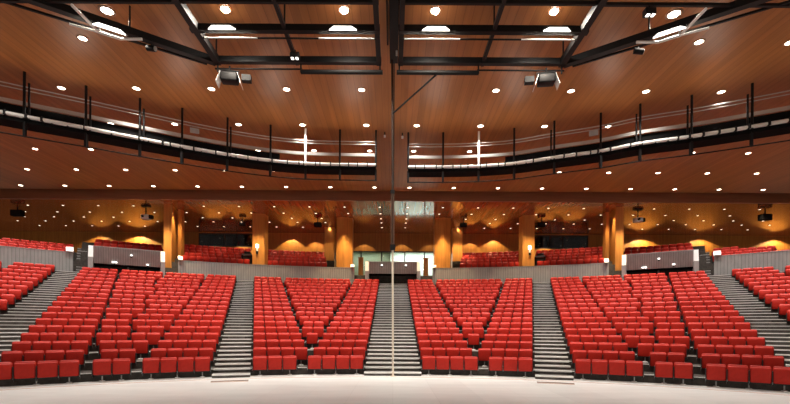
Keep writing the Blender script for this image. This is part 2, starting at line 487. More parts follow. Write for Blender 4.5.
def end_cap(phi, r, z0, z1, w, nm='parapet_cap', lab='white sloped cap on the parapet end'):
    mb = MB(); T = Matrix.Translation(polar(r, phi)) @ Matrix.Rotation(-phi, 4, 'Z')
    vs = [(-w / 2, -.30, z0), (w / 2, -.30, z0), (w / 2, .25, z0), (-w / 2, .25, z0), (-w / 2, .02, z1), (w / 2, .02, z1), (w / 2, .25, z1), (-w / 2, .25, z1)]
    mb.add(vs, BOXF, 'white_cap', T)
    return mb, nm, lab
for x, z1, lab in ((69.3, ZP1 + .42, 'far left parapet, by its stairs'), (180, ZP1 + .40, 'left parapet beside the narrow stairs'), (352, ZP1 + .34, 'left parapet near the centre box')):
    for sg, sd in ((-1, 'left'), (1, 'right')):
        mb, nm, _ = end_cap(sg * -pp(x) if sg > 0 else pp(x), RHO_PAR - .04, ZP1 + .055, z1, .46 if x < 100 else .34)
        if x < 100: mb.v = [(a, b, c) for a, b, c in mb.v]
        tag(mb.build(nm), 'white sloped end cap on the %s' % lab.replace('left', sd), 'end cap', 'white caps on the parapet ends')

def pod(phi_a, phi_b, zb, zt, label, lamps):
    """raised box with an outward leaning ribbed front, open below, between two cheeks"""
    r = 41.55
    pa, pb = polar(r, phi_a), polar(r, phi_b)
    mid = (pa + pb) / 2; L = (pb - pa).length
    ang = math.atan2(pb.y - pa.y, pb.x - pa.x)
    t = empty('balcony_box', (mid.x, mid.y, ZP0), ang)
    tag(t, label, 'balcony box', 'grey boxes along the parapet')
    h0, h1 = zb - ZP0, zt - ZP0
    mb = MB(); n = max(6, int(L / .16))
    for k in range(n):
        x0 = -L / 2 + L * k / n; x1 = -L / 2 + L * (k + 1) / n; g = (x1 - x0) * .09
        def sl(xa, xb, d, mat):
            mb.add([(xa, .12 + d, h0), (xb, .12 + d, h0), (xb, .4, h0), (xa, .4, h0), (xa, -.22 + d, h1), (xb, -.22 + d, h1), (xb, .06, h1), (xa, .06, h1)], BOXF, mat)
        sl(x0 + g, x1 - g, 0, 'box_panel'); sl(x0 - g if k else x0, x0 + g, .03, 'dark_groove')
    mb.build('front_panel', t)
    mb = MB(); mb.box((0, .45, h1 + .03), (L, 1.35, .06), 'grey_panel'); mb.build('top_ledge', t)
    mb = MB(); mb.box((0, .75, h0 - .05), (L, 1.0, .1), 'black_matt'); mb.build('underside', t)
    for sx in (-1, 1):
        mb = MB(); x = sx * (L / 2 + .17)
        mb.box((x, .45, (h1 - .8) / 2), (.32, 1.2, h1 - .8), 'grey_panel')
        c = mb.build('side_cheek', t)
        mb = MB()
        mb.add([(x - .16, -.15, h1 - .8), (x + .16, -.15, h1 - .8), (x + .16, 1.05, h1 - .8), (x - .16, 1.05, h1 - .8),
                (x - .16, .16, h1 + .1), (x + .16, .16, h1 + .1), (x + .16, 1.05, h1 + .1), (x - .16, 1.05, h1 + .1)], BOXF, 'white_cap')
        d = mb.build('white_cap', c); d['label'] = 'white sloped cap'
    mb = MB(); mb.box((0, .78, h0 / 2), (.12, .12, h0), 'grey_panel'); mb.build('support_post', t)
    for fx, fz, w in lamps:
        mb = MB(); y = .12 - .34 * (fz) - .05; zz = h0 + (h1 - h0) * fz
        mb.box((fx * L, y, zz), (w, .07, .08), 'lamp_small'); mb.box((fx * L, y - .02, zz - .13), (.10, .08, .12), 'black_steel')
        mb.build('small_lamp', t)
    return t
pl = [(.05, .62, .13), (-.2, .12, .34), (.30, .1, .15)]
pod(px_phi(93, 41.55), px_phi(160, 41.55), 4.80 + EYE, 6.02 + EYE, 'long grey ribbed box above the wide left block', pl)
pod(-px_phi(160, 41.55), -px_phi(93, 41.55), 4.80 + EYE, 5.98 + EYE, 'long grey ribbed box above the wide right block', [(.0, .62, .13), (-.22, .1, .34), (.22, .2, .18)])
pod(px_phi(368.5, 41.55), px_phi(416.5, 41.55), 4.97 + EYE, 5.98 + EYE, 'short grey box at the head of the centre stairs', [(-.23, .72, .15), (.27, .72, .15)])
# short stairs up through the parapet
def rear_flight(xa, xb, label, n=13):
    a, b = px_phi(xa, 43), px_phi(xb, 43)
    mb = MB(); nb = MB()
    z = 3.97 + EYE; r = RHO_PAR - .25
    for k in range(n):
        z1 = z + .26 * (k + 1)
        if z1 > r_zp(4): break
        ring(mb, r + .38 * k, r + .38 * (k + 1), z - .1, z1, min(a, b), max(a, b), 'step_carpet', 3)
        ring(nb, r + .38 * k - .02, r + .38 * k + .04, z1 - .006, z1 + .012, min(a, b), max(a, b), 'nosing', 3)
    o = struct(mb, 'floor_stairs', label); nb.build('step_nosing', o)
for sg, sd in ((1, 'left'), (-1, 'right')):
    f = (lambda x: x) if sg > 0 else (lambda x: 2 * CX - x)
    rear_flight(f(76), f(86), 'short stairs through the parapet at the far ' + sd, 9)
    rear_flight(f(165.5), f(177), 'narrow stairs through the parapet on the ' + sd)
    rear_flight(f(354.5), f(362), 'narrow stairs just %s of the centre box' % sd, 3)

# ------------------------------------------------------------------ ceilings and walls
def holes(): pass
mb = MB(); mb.box((0, (4 + Y_EDGE) / 2, Z_MAIN + .15), (2 * X_ROOM, Y_EDGE - 4, .3), 'ceiling_wood'); struct(mb, 'ceiling', 'brown wooden plank ceiling over the main seating')
mb = MB(); mb.box((0, (Y_EDGE + Y_FASCIA) / 2, Z_MAIN + .75), (2 * X_ROOM, Y_FASCIA - Y_EDGE + .6, .2), 'black_matt')
mb.box((0, Y_EDGE - .05, Z_MAIN + .5), (2 * X_ROOM, .1, .4), 'black_matt'); struct(mb, 'ceiling_slot', 'dark slot between the two ceilings')
mb = MB(); mb.box((0, Y_FASCIA + .1, (Z_REAR + Z_MAIN + .66) / 2), (2 * X_ROOM, .2, Z_MAIN + .66 - Z_REAR), 'fascia_wood'); struct(mb, 'trim_4', 'plain dark wooden fascia at the front of the rear ceiling')
mb = MB(); mb.box((0, (Y_FASCIA + .2 + Y_WALL) / 2, Z_REAR + .15), (2 * X_ROOM, Y_WALL - Y_FASCIA - .2, .3), 'rear_ceiling_wood'); struct(mb, 'ceiling_rear', 'glossy dark wooden ceiling over the rear tier')
for sg, sd in ((-1, 'left'), (1, 'right')):
    mb = MB(); mb.box((sg * (X_ROOM + .15), (6 + Y_WALL) / 2, (Z_MAIN + 1) / 2 - .1), (.3, Y_WALL - 6, Z_MAIN + 1.2), 'side_wood'); struct(mb, 'wall_' + sd, 'brown wooden side wall beside the rear tier')
# back wall with three openings: booth | centre glazing | booth
ZB = 3.5 + EYE
WX = 5.6; WT = 8.38 + EYE; WB = 4.4 + EYE
BX0, BX1, BB, BT = 15.3, 21.4, 8.75 + EYE, Z_REAR - .08
mb = MB()
def wl(x0, x1, z0, z1): mb.box(((x0 + x1) / 2, Y_WALL + .15, (z0 + z1) / 2), (x1 - x0, .3, z1 - z0), 'wall_wood')
for sg in (-1, 1):
    def sx(a, b): return (min(sg * a, sg * b), max(sg * a, sg * b))
    wl(*sx(BX1, X_ROOM), ZB, Z_REAR); wl(*sx(WX, BX0), ZB, Z_REAR); wl(*sx(BX0, BX1), ZB, BB); wl(*sx(BX0, BX1), BT, Z_REAR)
wl(-WX, WX, WT, Z_REAR); wl(-WX, WX, ZB, WB)
struct(mb, 'wall_back', 'orange wooden back wall with scalloped lamp light')
def window(n, label, x0, x1, z0, z1, mulls, gl, frame_w=.1):
    mb = MB(); y = Y_WALL + .08
    mb.box(((x0 + x1) / 2, y, z1 - frame_w / 2), (x1 - x0, .14, frame_w), 'window_frame'); mb.box(((x0 + x1) / 2, y, z0 + frame_w / 2), (x1 - x0, .14, frame_w), 'window_frame')
    xs = [x0 + frame_w / 2] + mulls + [x1 - frame_w / 2]
    for x in xs: mb.box((x, y, (z0 + z1) / 2), (frame_w, .14, z1 - z0), 'window_frame')
    o = struct(mb, 'window_%d' % n, label)
    for a, b in zip(xs, xs[1:]):
        g = MB(); g.box(((a + b) / 2, y + .02, (z0 + z1) / 2), (b - a - frame_w, .02, z1 - z0 - 2 * frame_w), gl); g.build('window_pane', o)
window(1, 'bright glazed control room front at the centre of the back wall', -WX, WX, WB, WT, [-3.55, -1.3, 1.25, 3.4], 'clear_glass', .14)
window(2, 'dark booth window in the back wall, left', -BX1, -BX0, BB, BT, [-18.6, -17.2], 'dark_glass')
window(3, 'dark booth window in the back wall, right', BX0, BX1, BB, BT, [17.2, 18.6], 'dark_glass')
# rooms behind the glazing
def room(x0, x1, z0, z1, d, mats, name, label):
    mb = MB(); y0 = Y_WALL + .3; y1 = y0 + d
    for (a, b, mt) in mats:
        mb.box(((a + b) / 2, y1 + .05, (z0 + z1) / 2), (b - a, .1, z1 - z0), mt)
        mb.box(((a + b) / 2, (y0 + y1) / 2, z0 - .05), (b - a, d, .1), mt); mb.box(((a + b) / 2, (y0 + y1) / 2, z1 + .05), (b - a, d, .1), mt)
    mb.box((x0 - .05, (y0 + y1) / 2, (z0 + z1) / 2), (.1, d, z1 - z0), mats[0][2]); mb.box((x1 + .05, (y0 + y1) / 2, (z0 + z1) / 2), (.1, d, z1 - z0), mats[-1][2])
    if len(mats) > 1: mb.box((mats[0][1], (y0 + y1) / 2, (z0 + z1) / 2), (.1, d, z1 - z0), mats[0][2])
    struct(mb, name, label)
room(-WX, WX, WB, WT + .3, 2.6, [(-WX, -.4, 'booth_wall_green'), (-.4, WX, 'booth_wall')], 'wall_control_room', 'pale control room walls behind the glazing')
room(-BX1, -BX0, BB, BT, 2.0, [(-BX1, -BX0, 'dark_room')], 'wall_booth_left', 'dark booth behind the window')
room(BX0, BX1, BB, BT, 2.0, [(BX0, BX1, 'dark_room')], 'wall_booth_right', 'dark booth behind the window')

# piers
def pier(poly, name, label, mat='orange_wood', z1=None):
    mb = MB(); mb.prism(poly, 3.6 + EYE, z1 or Z_REAR, mat)
    return struct(mb, name, label)
def at(x, r):
    p = polar(r, px_phi(x, r)); return (p.x, p.y)
for sg, sd in ((1, 'left'), (-1, 'right')):
    f = lambda pts: [(p[0] * sg, p[1]) for p in pts]
    # inner folded pier beside the glazing
    a, b, c = at(336, 42.75), at(343, 42.45), at(352, 42.75)
    pier(f([a, b, c, (c[0], c[1] + 1.0), (a[0] + .2, a[1] + 1.0)]), 'column', 'folded orange wooden pier %s of the control room glazing' % sd)
    a, b = at(324, 46.8), at(334, 46.8)
    pier(f([a, b, (b[0], b[1] + .9), (a[0], a[1] + .9)]), 'column', 'orange wooden return panel behind the %s folded pier' % sd)
    a, b = at(252, 42.95), at(264, 42.95)
    pier(f([a, b, (b[0] + .1, b[1] + .8), (a[0] - .1, a[1] + .8)]), 'column', 'orange wooden pier with a small sign, %s tier' % sd)
    a, b, c = at(163, 42.85), at(171, 42.85), at(177, 45.0)
    pier(f([a, b, c, (a[0], c[1])]), 'column', 'deep orange wooden pier by the %s narrow stairs' % sd)
    a, b = at(177.3, 44.2), at(181, 44.2)
    pier(f([a, b, (b[0], b[1] + .5), (a[0], a[1] + .5)]), 'column', 'slim orange wooden pier beside the deep %s pier' % sd)
    # sconce and sign on the second pier
    q = polar(42.95, px_phi(258, 42.95)); an = -px_phi(258, 42.95)
    t = empty('wall_sconce', (q.x * sg - .1 * sg, q.y - .05, 7.15 + EYE), an * sg); tag(t, 'small white lamp above a dark box on the %s pier' % sd, 'wall lamp', 'lamps on the wooden piers')
    mb = MB(); mb.rbox((0, -.06, .18), (.26, .1, .34), 'lamp_small', .03); mb.build('lamp_head', t)
    mb = MB(); mb.box((0, -.05, -.32), (.2, .1, .4), 'black_steel'); mb.box((0, -.11, -.16), (.16, .03, .22), 'white_plastic'); mb.build('control_box', t)
# wooden end panels beside the centre box
for sg, sd in ((-1, 'left'), (1, 'right')):
    mb = MB(); mb.box((sg * 3.2, 42.4, 5.6 + EYE), (.46, .3, 2.4), 'orange_wood'); mb.box((sg * 3.2, 42.33, 6.83 + EYE), (.56, .4, .06), 'orange_wood')
    tag(mb.build('wooden_stand'), 'orange wooden stand just %s of the grey centre box' % sd, 'stand', 'stands beside the centre box')

# ------------------------------------------------------------------ downlights
def downlight_mesh(r, ring_r, lens, ringm='trim_ring', dz=.02):
    mb = MB()
    mb.lathe([(ring_r, 0), (ring_r, -dz), (r, -dz), (r, 0)], ringm, 20)
    lb = MB(); n = 20
    lb.lathe([(.001, -dz * .7), (r * .7, -dz * .8), (r, -dz * .3)], lens, 20)
    return mb.mesh('trim_ring'), lb.mesh('lens')
DL_MAIN = downlight_mesh(.15, .20, 'lens'); DL_BIG = downlight_mesh(.19, .27, 'lens_big', 'trim_ring', .03)
one = MB(); one.lathe([(.17, 0), (.17, -.015), (.14, -.015)], 'trim_ring', 16); one.lathe([(.001, -.014), (.14, -.014)], 'lens', 16)
DL_SMALL = one.mesh('downlight')
one = MB(); one.lathe([(.12, 0), (.12, -.015), (.085, -.015)], 'trim_ring', 14); one.lathe([(.001, -.014), (.085, -.014)], 'lens_rear', 14)
DL_REAR = one.mesh('downlight')
def spot(loc, power, ang, blend=.6, col=(1, .95, .88), target=None, rad=.12, name='spot'):
    d = bpy.data.lights.new(name, 'SPOT'); d.energy = power; d.spot_size = R(ang); d.spot_blend = blend; d.color = col; d.shadow_soft_size = rad
    o = bpy.data.objects.new(name, d); COL.objects.link(o); o.location = loc
    if target is not None: o.rotation_euler = (Vector(target) - Vector(loc)).to_track_quat('-Z', 'Y').to_euler()
    return o
P_MAIN, P_REAR = 640, 260
ROWS = [33.35, 29.9, 26.45, 23.1, 19.65, 16.25]
RNAME = ['row nearest the dark slot', 'second row from the dark slot', 'third row from the dark slot', 'row just behind the catwalk', 'row just before the catwalk', 'row nearest the rigging frames']
for k, Y in enumerate(ROWS):
    for sg, sd in ((-1, 'left'), (1, 'right')):
        for j in range(11):
            X = sg * (1.41 + 3.43 * j) - (.09 if sg < 0 else .2)
            if abs(X) > 34: continue
            if k == 5 and j < 3: continue
            if k == 4 and j == 0 and sg > 0: continue
            if not in_frame((X, Y, Z_MAIN), 250, 60): continue
            spot((X, Y, Z_MAIN - .1), P_MAIN, 115, .7, target=(X, Y, 0))
            if not in_frame((X, Y, Z_MAIN), 3, 3): continue
            lab = 'round downlight, %s %s of the pole, %s of main ceiling' % (ORD[j], sd, RNAME[k])
            jj = ORD[j if k != 5 else j - 3]
            if k == 5: lab = 'round downlight beyond the %s rigging frame, %s from it, main ceiling' % (sd, jj)
            if k >= 3:
                t = empty('downlight', (X, Y, Z_MAIN)); place_part('trim_ring', DL_MAIN[0], t); place_part('lens', DL_MAIN[1], t)
            else:
                t = bpy.data.objects.new('downlight', DL_SMALL); COL.objects.link(t); t.location = (X, Y, Z_MAIN)
            tag(t, lab, 'ceiling light', 'downlights in the main ceiling')
RR = [(36.9, 3.02), (39.0, 2.93), (40.8, 2.82), (42.4, 2.76), (44.4, 2.72)]
RRN = ['front row', 'second row', 'third row', 'fourth row', 'row by the back wall']
for k, (Y, st) in enumerate(RR):
    for sg, sd in ((-1, 'left'), (1, 'right')):
        for j in range(14):
            X = sg * (1.2 + st * j)
            if not in_frame((X, Y, Z_REAR), 60, 2): continue
            # keep clear of the piers
            if k >= 2 and k <= 4 and (abs(abs(X) - 4.8) < .95 or abs(abs(X) - 21.9) < .5) and Y > 41: continue
            if (k + j) % 2 == 0 and not any(math.hypot(abs(X) - px_, Y - py_) < 2.6 for px_, py_ in ((4.7, 41), (13, 38.6), (21.3, 36.5))): spot((X, Y, Z_REAR - .1), P_REAR * (.45 if X < -17 else .8 if X > 17 else 1), 120, .7, (1, .80, .55), target=(X, Y, 0), rad=.1)
            if not in_frame((X, Y, Z_REAR), 2, 2): continue
            t = bpy.data.objects.new('downlight', DL_REAR); COL.objects.link(t); t.location = (X, Y, Z_REAR)
            tag(t, 'tiny downlight, %s %s of centre line, %s of rear ceiling' % (ORD[j], sd, RRN[k]), 'ceiling light', 'downlights in the glossy rear ceiling')
# six big lamps of the front row; beam patches glow to imitate their light
def big_lamp(X, Y, ang, star, label, plabel):
    t = empty('stage_lamp', (X, Y, Z_MAIN - .015), ang)
    tag(t, label, 'lamp', 'big lamps above the rigging frames')
    place_part('trim_ring', DL_MAIN[0] if star else DL_BIG[0], t)
    if star:
        mb = MB(); mb.lathe([(.001, -.10), (.07, -.09), (.11, -.04), (.12, 0)], 'lens_star', 18); mb.build('lens', t)
    else: place_part('lens', DL_BIG[1], t)
    pn = empty('lamplight_patch', (X if star else (-9.46 if X < 0 else 9.1), 14.55 if star else 14.25, Z_MAIN - (.79 if star else 1.02)), ang)
    tag(pn, plabel, 'lamplight patch', 'glowing patches imitating lamplight on the beams')
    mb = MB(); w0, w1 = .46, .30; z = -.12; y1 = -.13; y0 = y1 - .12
    mb.add([(-w0, y1, z), (w0, y1, z), (w1, y0, z + .03), (-w1, y0, z + .03), (-w0, y1, z + .04), (w0, y1, z + .04), (w1, y0, z + .07), (-w1, y0, z + .07)], BOXF, 'lamplight_glow')
    mb.build('lamplight_glow', pn)
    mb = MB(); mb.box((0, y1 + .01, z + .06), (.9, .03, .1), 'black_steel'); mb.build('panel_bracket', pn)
    spot((X, Y, Z_MAIN - .15), 1400, 140, .6, (1, .9, .76), target=(X, Y, 0), rad=.15)
big_lamp(-1.74, 14.70, 0, True, 'blazing round lamp just left of the central track', 'glowing patch imitating lamplight on the left frame, beside the central track')
big_lamp(-5.80, 14.70, 0, True, 'blazing round lamp at the far end of the left rigging frame', 'glowing patch imitating lamplight on the left frame, at its far end')
big_lamp(1.38, 14.70, 0, True, 'blazing round lamp just right of the central track', 'glowing patch imitating lamplight on the right frame, beside the central track')
big_lamp(5.44, 14.70, 0, True, 'blazing round lamp at the far end of the right rigging frame', 'glowing patch imitating lamplight on the right frame, at its far end')
big_lamp(-9.9, 14.79, R(34), False, 'round lamp above a slanted glowing patch, upper left', 'glowing slanted patch imitating lamplight on the outrigger beam, upper left')
big_lamp(9.6, 14.79, R(-34), False, 'round lamp above a slanted glowing patch, upper right', 'glowing slanted patch imitating lamplight on the outrigger beam, upper right')

# wall washers
for X, pw, dd, ang in ((-28.8, 260, 1.0, 134), (-25.0, 760, 1.0, 138), (-11.15, 470, .8, 106), (-8.5, 400, .9, 92), (-3.2, 240, 1.1, 92), (.9, 240, 1.1, 92), (4.0, 160, 1.1, 92), (8.4, 400, .9, 92),
        (10.95, 470, .8, 106), (25.0, 760, 1.0, 138), (-19.6, 800, 1.3, 92), (-16.6, 800, 1.3, 92), (19.6, 800, 1.3, 92), (16.6, 800, 1.3, 92), (31.0, 500, 1.0, 138), (38.5, 650, 1.0, 138)):
    if abs(X) > 22: X *= 1.116 if X < 0 else 1.085
    spot((X, Y_WALL - dd, Z_REAR - .12), pw, ang, .18, (1, .73, .38), target=(X, Y_WALL - dd + .01, 0), rad=.05 if ang < 130 else .12, name='wall_washer')
for sg in (-1, 1):
    for x, rr, pw in ((329, 45.8, 140 if sg > 0 else 600), (344, 41.3, 900), (258, 41.6, 700), (167, 41.5, 700), (179, 43.3, 300)):
        q = polar(rr, px_phi(x, rr))
        spot((q.x * sg, q.y, Z_REAR - .12), pw * 3.0, 72, .55, (1, .75, .42), target=(q.x * sg, q.y + .02, 0), rad=.22, name='pier_light')

# ------------------------------------------------------------------ central track and pole
mb = MB(); mb.box((-.03, 10.65, Z_MAIN - .12), (.32, 13.3, .24), 'black_steel'); mb.box((-.27, 10.2, Z_MAIN - .05), (.06, 12.4, .1), 'dark_bronze'); mb.box((.21, 10.2, Z_MAIN - .05), (.06, 12.4, .1), 'dark_bronze')
t = mb.build('ceiling_track'); tag(t, 'heavy black track along the middle of the main ceiling', 'track')
mb = MB(); mb.tube((.08, 16.5, Z_MAIN - .24), (.08, 16.5, Z_MAIN - .42), .04, 'steel_rail', 8); mb.build('hook', t)
PY = 17.1
base = Vector((.01, PY, 0)); top = Vector((-.10, PY, Z_MAIN))
def pt(z): return base.lerp(top, z / Z_MAIN)
t = empty('partition_pole', base); tag(t, 'tall thin pole on the centre stairs, cream below and dark above', 'pole')
def lp(z): return pt(z) - base
mb = MB(); mb.tube(lp(.0), lp(5.05), .042, 'cream', 10); mb.tube(lp(0), lp(.02), .1, 'cream', 12); mb.build('lower_tube', t)['label'] = 'cream lower tube'
mb = MB(); mb.tube(lp(5.2), lp(7.35), .075, 'bronze', 12); mb.box(lp(6.3) + Vector((0, -.075, 0)), (.03, .02, 2.0), 'dark_bronze'); mb.build('middle_tube', t)['label'] = 'bronze middle tube'
mb = MB(); mb.box(lp(5.12), (.2, .2, .22), 'black_steel'); mb.build('joint_block', t)
mb = MB(); mb.tube(lp(7.3), lp(Z_MAIN - .02), .04, 'dark_bronze', 10); mb.build('upper_tube', t)['label'] = 'dark upper tube'
mb = MB(); mb.box(lp(7.32), (.17, .17, .14), 'black_steel'); mb.build('collar', t)
mb = MB(); mb.tube(lp(10.43), Vector((1.69, 16.30, 11.63)) - base, .035, 'black_steel', 8); mb.build('brace', t)
# narrow seam of the ceiling on the centre line beyond the pole
mb = MB(); mb.box((-.02, (17.3 + Y_EDGE) / 2, Z_MAIN - .01), (.05, Y_EDGE - 17.3, .02), 'dark_bronze'); struct(mb, 'trim_5', 'dark seam down the middle of the ceiling')
for X, Y, lab in ((-.52, 23.9, 'small pale sensor left of the pole'), (.46, 24.0, 'small pale sensor right of the pole')):
    mb = MB(); mb.tube((0, 0, 0), (0, 0, -.18), .03, 'black_steel', 8); mb.tube((0, 0, -.18), (0, 0, -.3), .06, 'white_plastic', 10)
    tag(mb.build('ceiling_sensor', loc=(X, Y, Z_MAIN)), lab + ' under the main ceiling', 'sensor', 'ceiling sensors')

# ------------------------------------------------------------------ catwalks
CWZ = 8.95 + EYE
CW = [(.94, 23.70), (2.92, 23.65), (4.79, 23.54), (6.59, 23.14), (8.61, 22.37), (10.5, 21.42), (12.08, 20.53), (13.9, 19.47), (15.8, 18.43), (17.9, 17.2)]
CWR = [(.79, 23.96), (2.73, 23.93), (4.68, 23.76), (6.52, 23.35), (8.38, 22.5), (10.4, 21.65), (11.87, 20.75), (13.8, 19.95), (15.78, 18.96), (17.93, 17.8)]
def catwalk(sg, sd):
    P = [Vector((sg * x - (.06 if sg < 0 else 0), y, 0)) for x, y in (CW if sg < 0 else CWR)]
    nrm = []
    for k in range(len(P)):
        a = P[max(k - 1, 0)]; b = P[min(k + 1, len(P) - 1)]; d = (b - a).normalized()
        n = Vector((-d.y, d.x, 0)); n = n if n.y > 0 else -n; nrm.append(n)
    # finer polyline for smooth rails
    def samp(off, z, sub=4):
        out = []
        n = len(P)
        for k in range(n - 1):
            p0 = P[max(k - 1, 0)]; p1 = P[k]; p2 = P[k + 1]; p3 = P[min(k + 2, n - 1)]
            for j in range(sub):
                u = j / sub
                q = .5 * ((2 * p1) + (p2 - p0) * u + (2 * p0 - 5 * p1 + 4 * p2 - p3) * u * u + (3 * p1 - p0 - 3 * p2 + p3) * u ** 3)
                m_ = nrm[k].lerp(nrm[k + 1], u).normalized()
                out.append(Vector((q.x, q.y, 0)) + m_ * off + Vector((0, 0, z)))
        out.append(P[-1] + nrm[-1] * off + Vector((0, 0, z)))
        return out
    t = empty('lighting_catwalk', (P[0].x, P[0].y, CWZ)); L = t.location
    tag(t, 'curved black %s lighting catwalk with pale rails under the ceiling' % sd, 'catwalk', 'lighting catwalks')
    def loc(pts): return [p - L for p in pts]
    def strip(mb, o0, o1, z0, z1, mat, k0=0, k1=None):
        A, B = loc(samp(o0, 0)), loc(samp(o1, 0)); k1 = len(A) - 1 if k1 is None else k1
        for k in range(k0, k1):
            mb.hexa([(q.x, q.y, z0 - L.z) for q in (A[k], A[k + 1], B[k + 1], B[k])], [(q.x, q.y, z1 - L.z) for q in (A[k], A[k + 1], B[k + 1], B[k])], mat)
    def fix(mb): return mb
    mb = MB(); strip(mb, .05, .95, CWZ - .24, CWZ - .09, 'black_matt'); mb.build('deck', t)
    mb = MB(); strip(mb, .88, .93, CWZ - .09, CWZ + .38, 'black_matt'); mb.build('rear_kickboard', t)
    mb = MB(); strip(mb, .12, .16, CWZ + .02, CWZ + .47, 'black_matt', 11); mb.build('front_kickboard', t)
    mb = MB(); mb.path(loc(samp(0, CWZ)), .085, 'pale_pipe', 10); pipe = mb.build('lighting_pipe', t); pipe['label'] = 'pale lower pipe'
    mb = MB(); pts = loc(samp(0, CWZ)); 
    for q in pts[1::1]:
        if random.random() < .85:
            q2 = q + Vector((random.uniform(-.15, .15), 0, 0))
            mb.box(q2, (.05, .22, .22), 'black_steel')
    mb.build('pipe_clamp', pipe)['kind'] = 'stuff'
    mb = MB(); strip(mb, .0, .05, CWZ + .48, CWZ + .64, 'steel_rail'); mb.build('middle_rail', t)
    mb = MB(); mb.path(loc(samp(0, CWZ + 1.27)), .026, 'steel_rail', 8); mb.path(loc(samp(0, CWZ + 1.12)), .022, 'steel_rail', 8); mb.build('top_rail', t)
    mb = MB(); mb.path(loc(samp(.1, CWZ - .82)), .03, 'black_steel', 8); mb.build('cable_pipe', t)
    for k, p in enumerate(P[:-1]):
        q = p - L
        mb = MB(); z1 = Z_MAIN - L.z
        mt = 'pale_pipe' if k == 2 else 'black_steel'  # pale colour stands for lamplight on this one post
        mb.tube((q.x, q.y, -.1), (q.x, q.y, z1), .055 if k != 2 else .06, mt, 8)
        if k in (4, 6, 7, 8): 
            d = (P[k] - P[k - 1]).normalized() * -.16
            mb.tube((q.x + d.x, q.y + d.y, -.1), (q.x + d.x, q.y + d.y, z1 - .45), .045, 'black_steel', 8)
        mb.build('hanger_post', t)
        if k == 2: t.children[-1]['label'] = 'pale post, lamplight put into its colour'
        mb = MB(); m_ = nrm[k]
        mb.bar((q.x + m_.x * .1, q.y + m_.y * .1, -.2), (q.x + m_.x * .1, q.y + m_.y * .1, -.84), .16 if k % 2 else .10, .10, 'black_steel'); mb.build('bracket', t)
    return t
catwalk(-1, 'left'); catwalk(1, 'right')
# notice plates on the catwalk rails
for sg, sd in ((-1, 'left'), (1, 'right')):
    mb = MB(); mb.box((0, 0, 0), (.42, .03, .26), 'grey_panel', rz=sg * R(-25))
    tag(mb.build('notice_plate', loc=(sg * 10.0, 21.55, CWZ + .85)), 'small pale plate hung on the %s catwalk rail' % sd, 'plate', 'plates on the catwalks')

# ------------------------------------------------------------------ rigging frames
FZ = 10.07 + EYE
def frame(sg, sd):
    t = empty('rigging_frame', (sg * 3.7, 15, FZ)); L = Vector(t.location)
    tag(t, 'black steel rigging frame under the ceiling, %s of the central track' % sd, 'rigging frame', 'rigging frames')
    def b(name, p0, p1, w=.19, h=.22, mat='black_steel', tube=False, lab=None):
        mb = MB(); a = Vector((sg * p0[0], p0[1], p0[2])) - L; c = Vector((sg * p1[0], p1[1], p1[2])) - L
        if tube: mb.tube(a, c, w, mat, 10)
        else: mb.bar(a, c, w, h, mat)
        o = mb.build(name, t)
        if lab: o['label'] = lab
        return o
    b('cross_beam', (.5, 16.25, FZ), (6.8, 16.25, FZ)); b('cross_beam', (.5, 14.53, FZ), (6.9, 14.53, FZ)); b('cross_beam', (.5, 13.3, FZ), (6.9, 13.3, FZ), .1, .12)
    b('side_beam', (.6, 12.2, FZ), (.6, 16.4, FZ), .17, .2); b('side_beam', (6.72, 12.2, FZ), (6.72, 16.4, FZ), .22, .24); b('side_beam', (3.72, 12.2, FZ), (3.72, 16.45, FZ), .12, .14)
    b('outrigger_beam', (6.8, 16.35, FZ), (11.9, 12.75, FZ), .24, .24); b('outrigger_beam', (7.2, 16.5, FZ), (13.8, 12.35, FZ), .07, .07)
    b('outrigger_beam', (6.72, 13.35, FZ), (13.2, 13.35, FZ), .09, .09)
    b('hung_pipe', (.45, 16.3, FZ - .4), (3.55, 16.3, FZ - .4), .085, tube=True); b('hung_pipe', (3.5, 16.3, FZ - .3), (6.8, 16.3, FZ - .3), .03, tube=True)
    b('hung_pipe', (.62, 14.75, FZ - .17), (6.6, 14.75, FZ - .17), .03, tube=True)
    for x0, x1 in ((.7, 2.6), (4.7, 6.5)): b('pipe_glint', (x0, 14.70, FZ - .2), (x1, 14.70, FZ - .2), .022, mat='pale_pipe', tube=True, lab='thin pale tube imitating a lamplight streak')  # pale pieces imitate streaks of lamplight along the dark pipe
    for x in (.55, 3.55, 6.7):
        b('drop_rod', (x, 16.3, FZ - .42), (x, 16.3, FZ), .03, tube=True)
    for x, y in ((.6, 16.2), (6.72, 16.2), (3.72, 14.5), (6.72, 13.3), (.6, 13.3), (9.0, 14.6)):
        b('ceiling_rod', (x, y, FZ + .1), (x, y, Z_MAIN), .03, tube=True)
    mb = MB(); pts = [(9.9, 13.17), (9.9, 14.38), (9.4, 14.72), (8.65, 14.72)]
    pv = [Vector((sg * x, y, FZ - .25)) - L for x, y in pts]; mb.path(pv, .045, 'pale_pipe', 8); mb.path([Vector((sg * 10.6, 14.0, FZ - .25)) - L, pv[1]], .035, 'pale_pipe', 8)
    mb.tube(pv[1] + Vector((0, 0, 0)), pv[1] + Vector((0, 0, .25)), .04, 'pale_pipe', 8)
    mb.build('bent_pipe', t)['label'] = 'bent pale pipe'
    return t
frame(-1, 'left'); frame(1, 'right').location.x -= .37
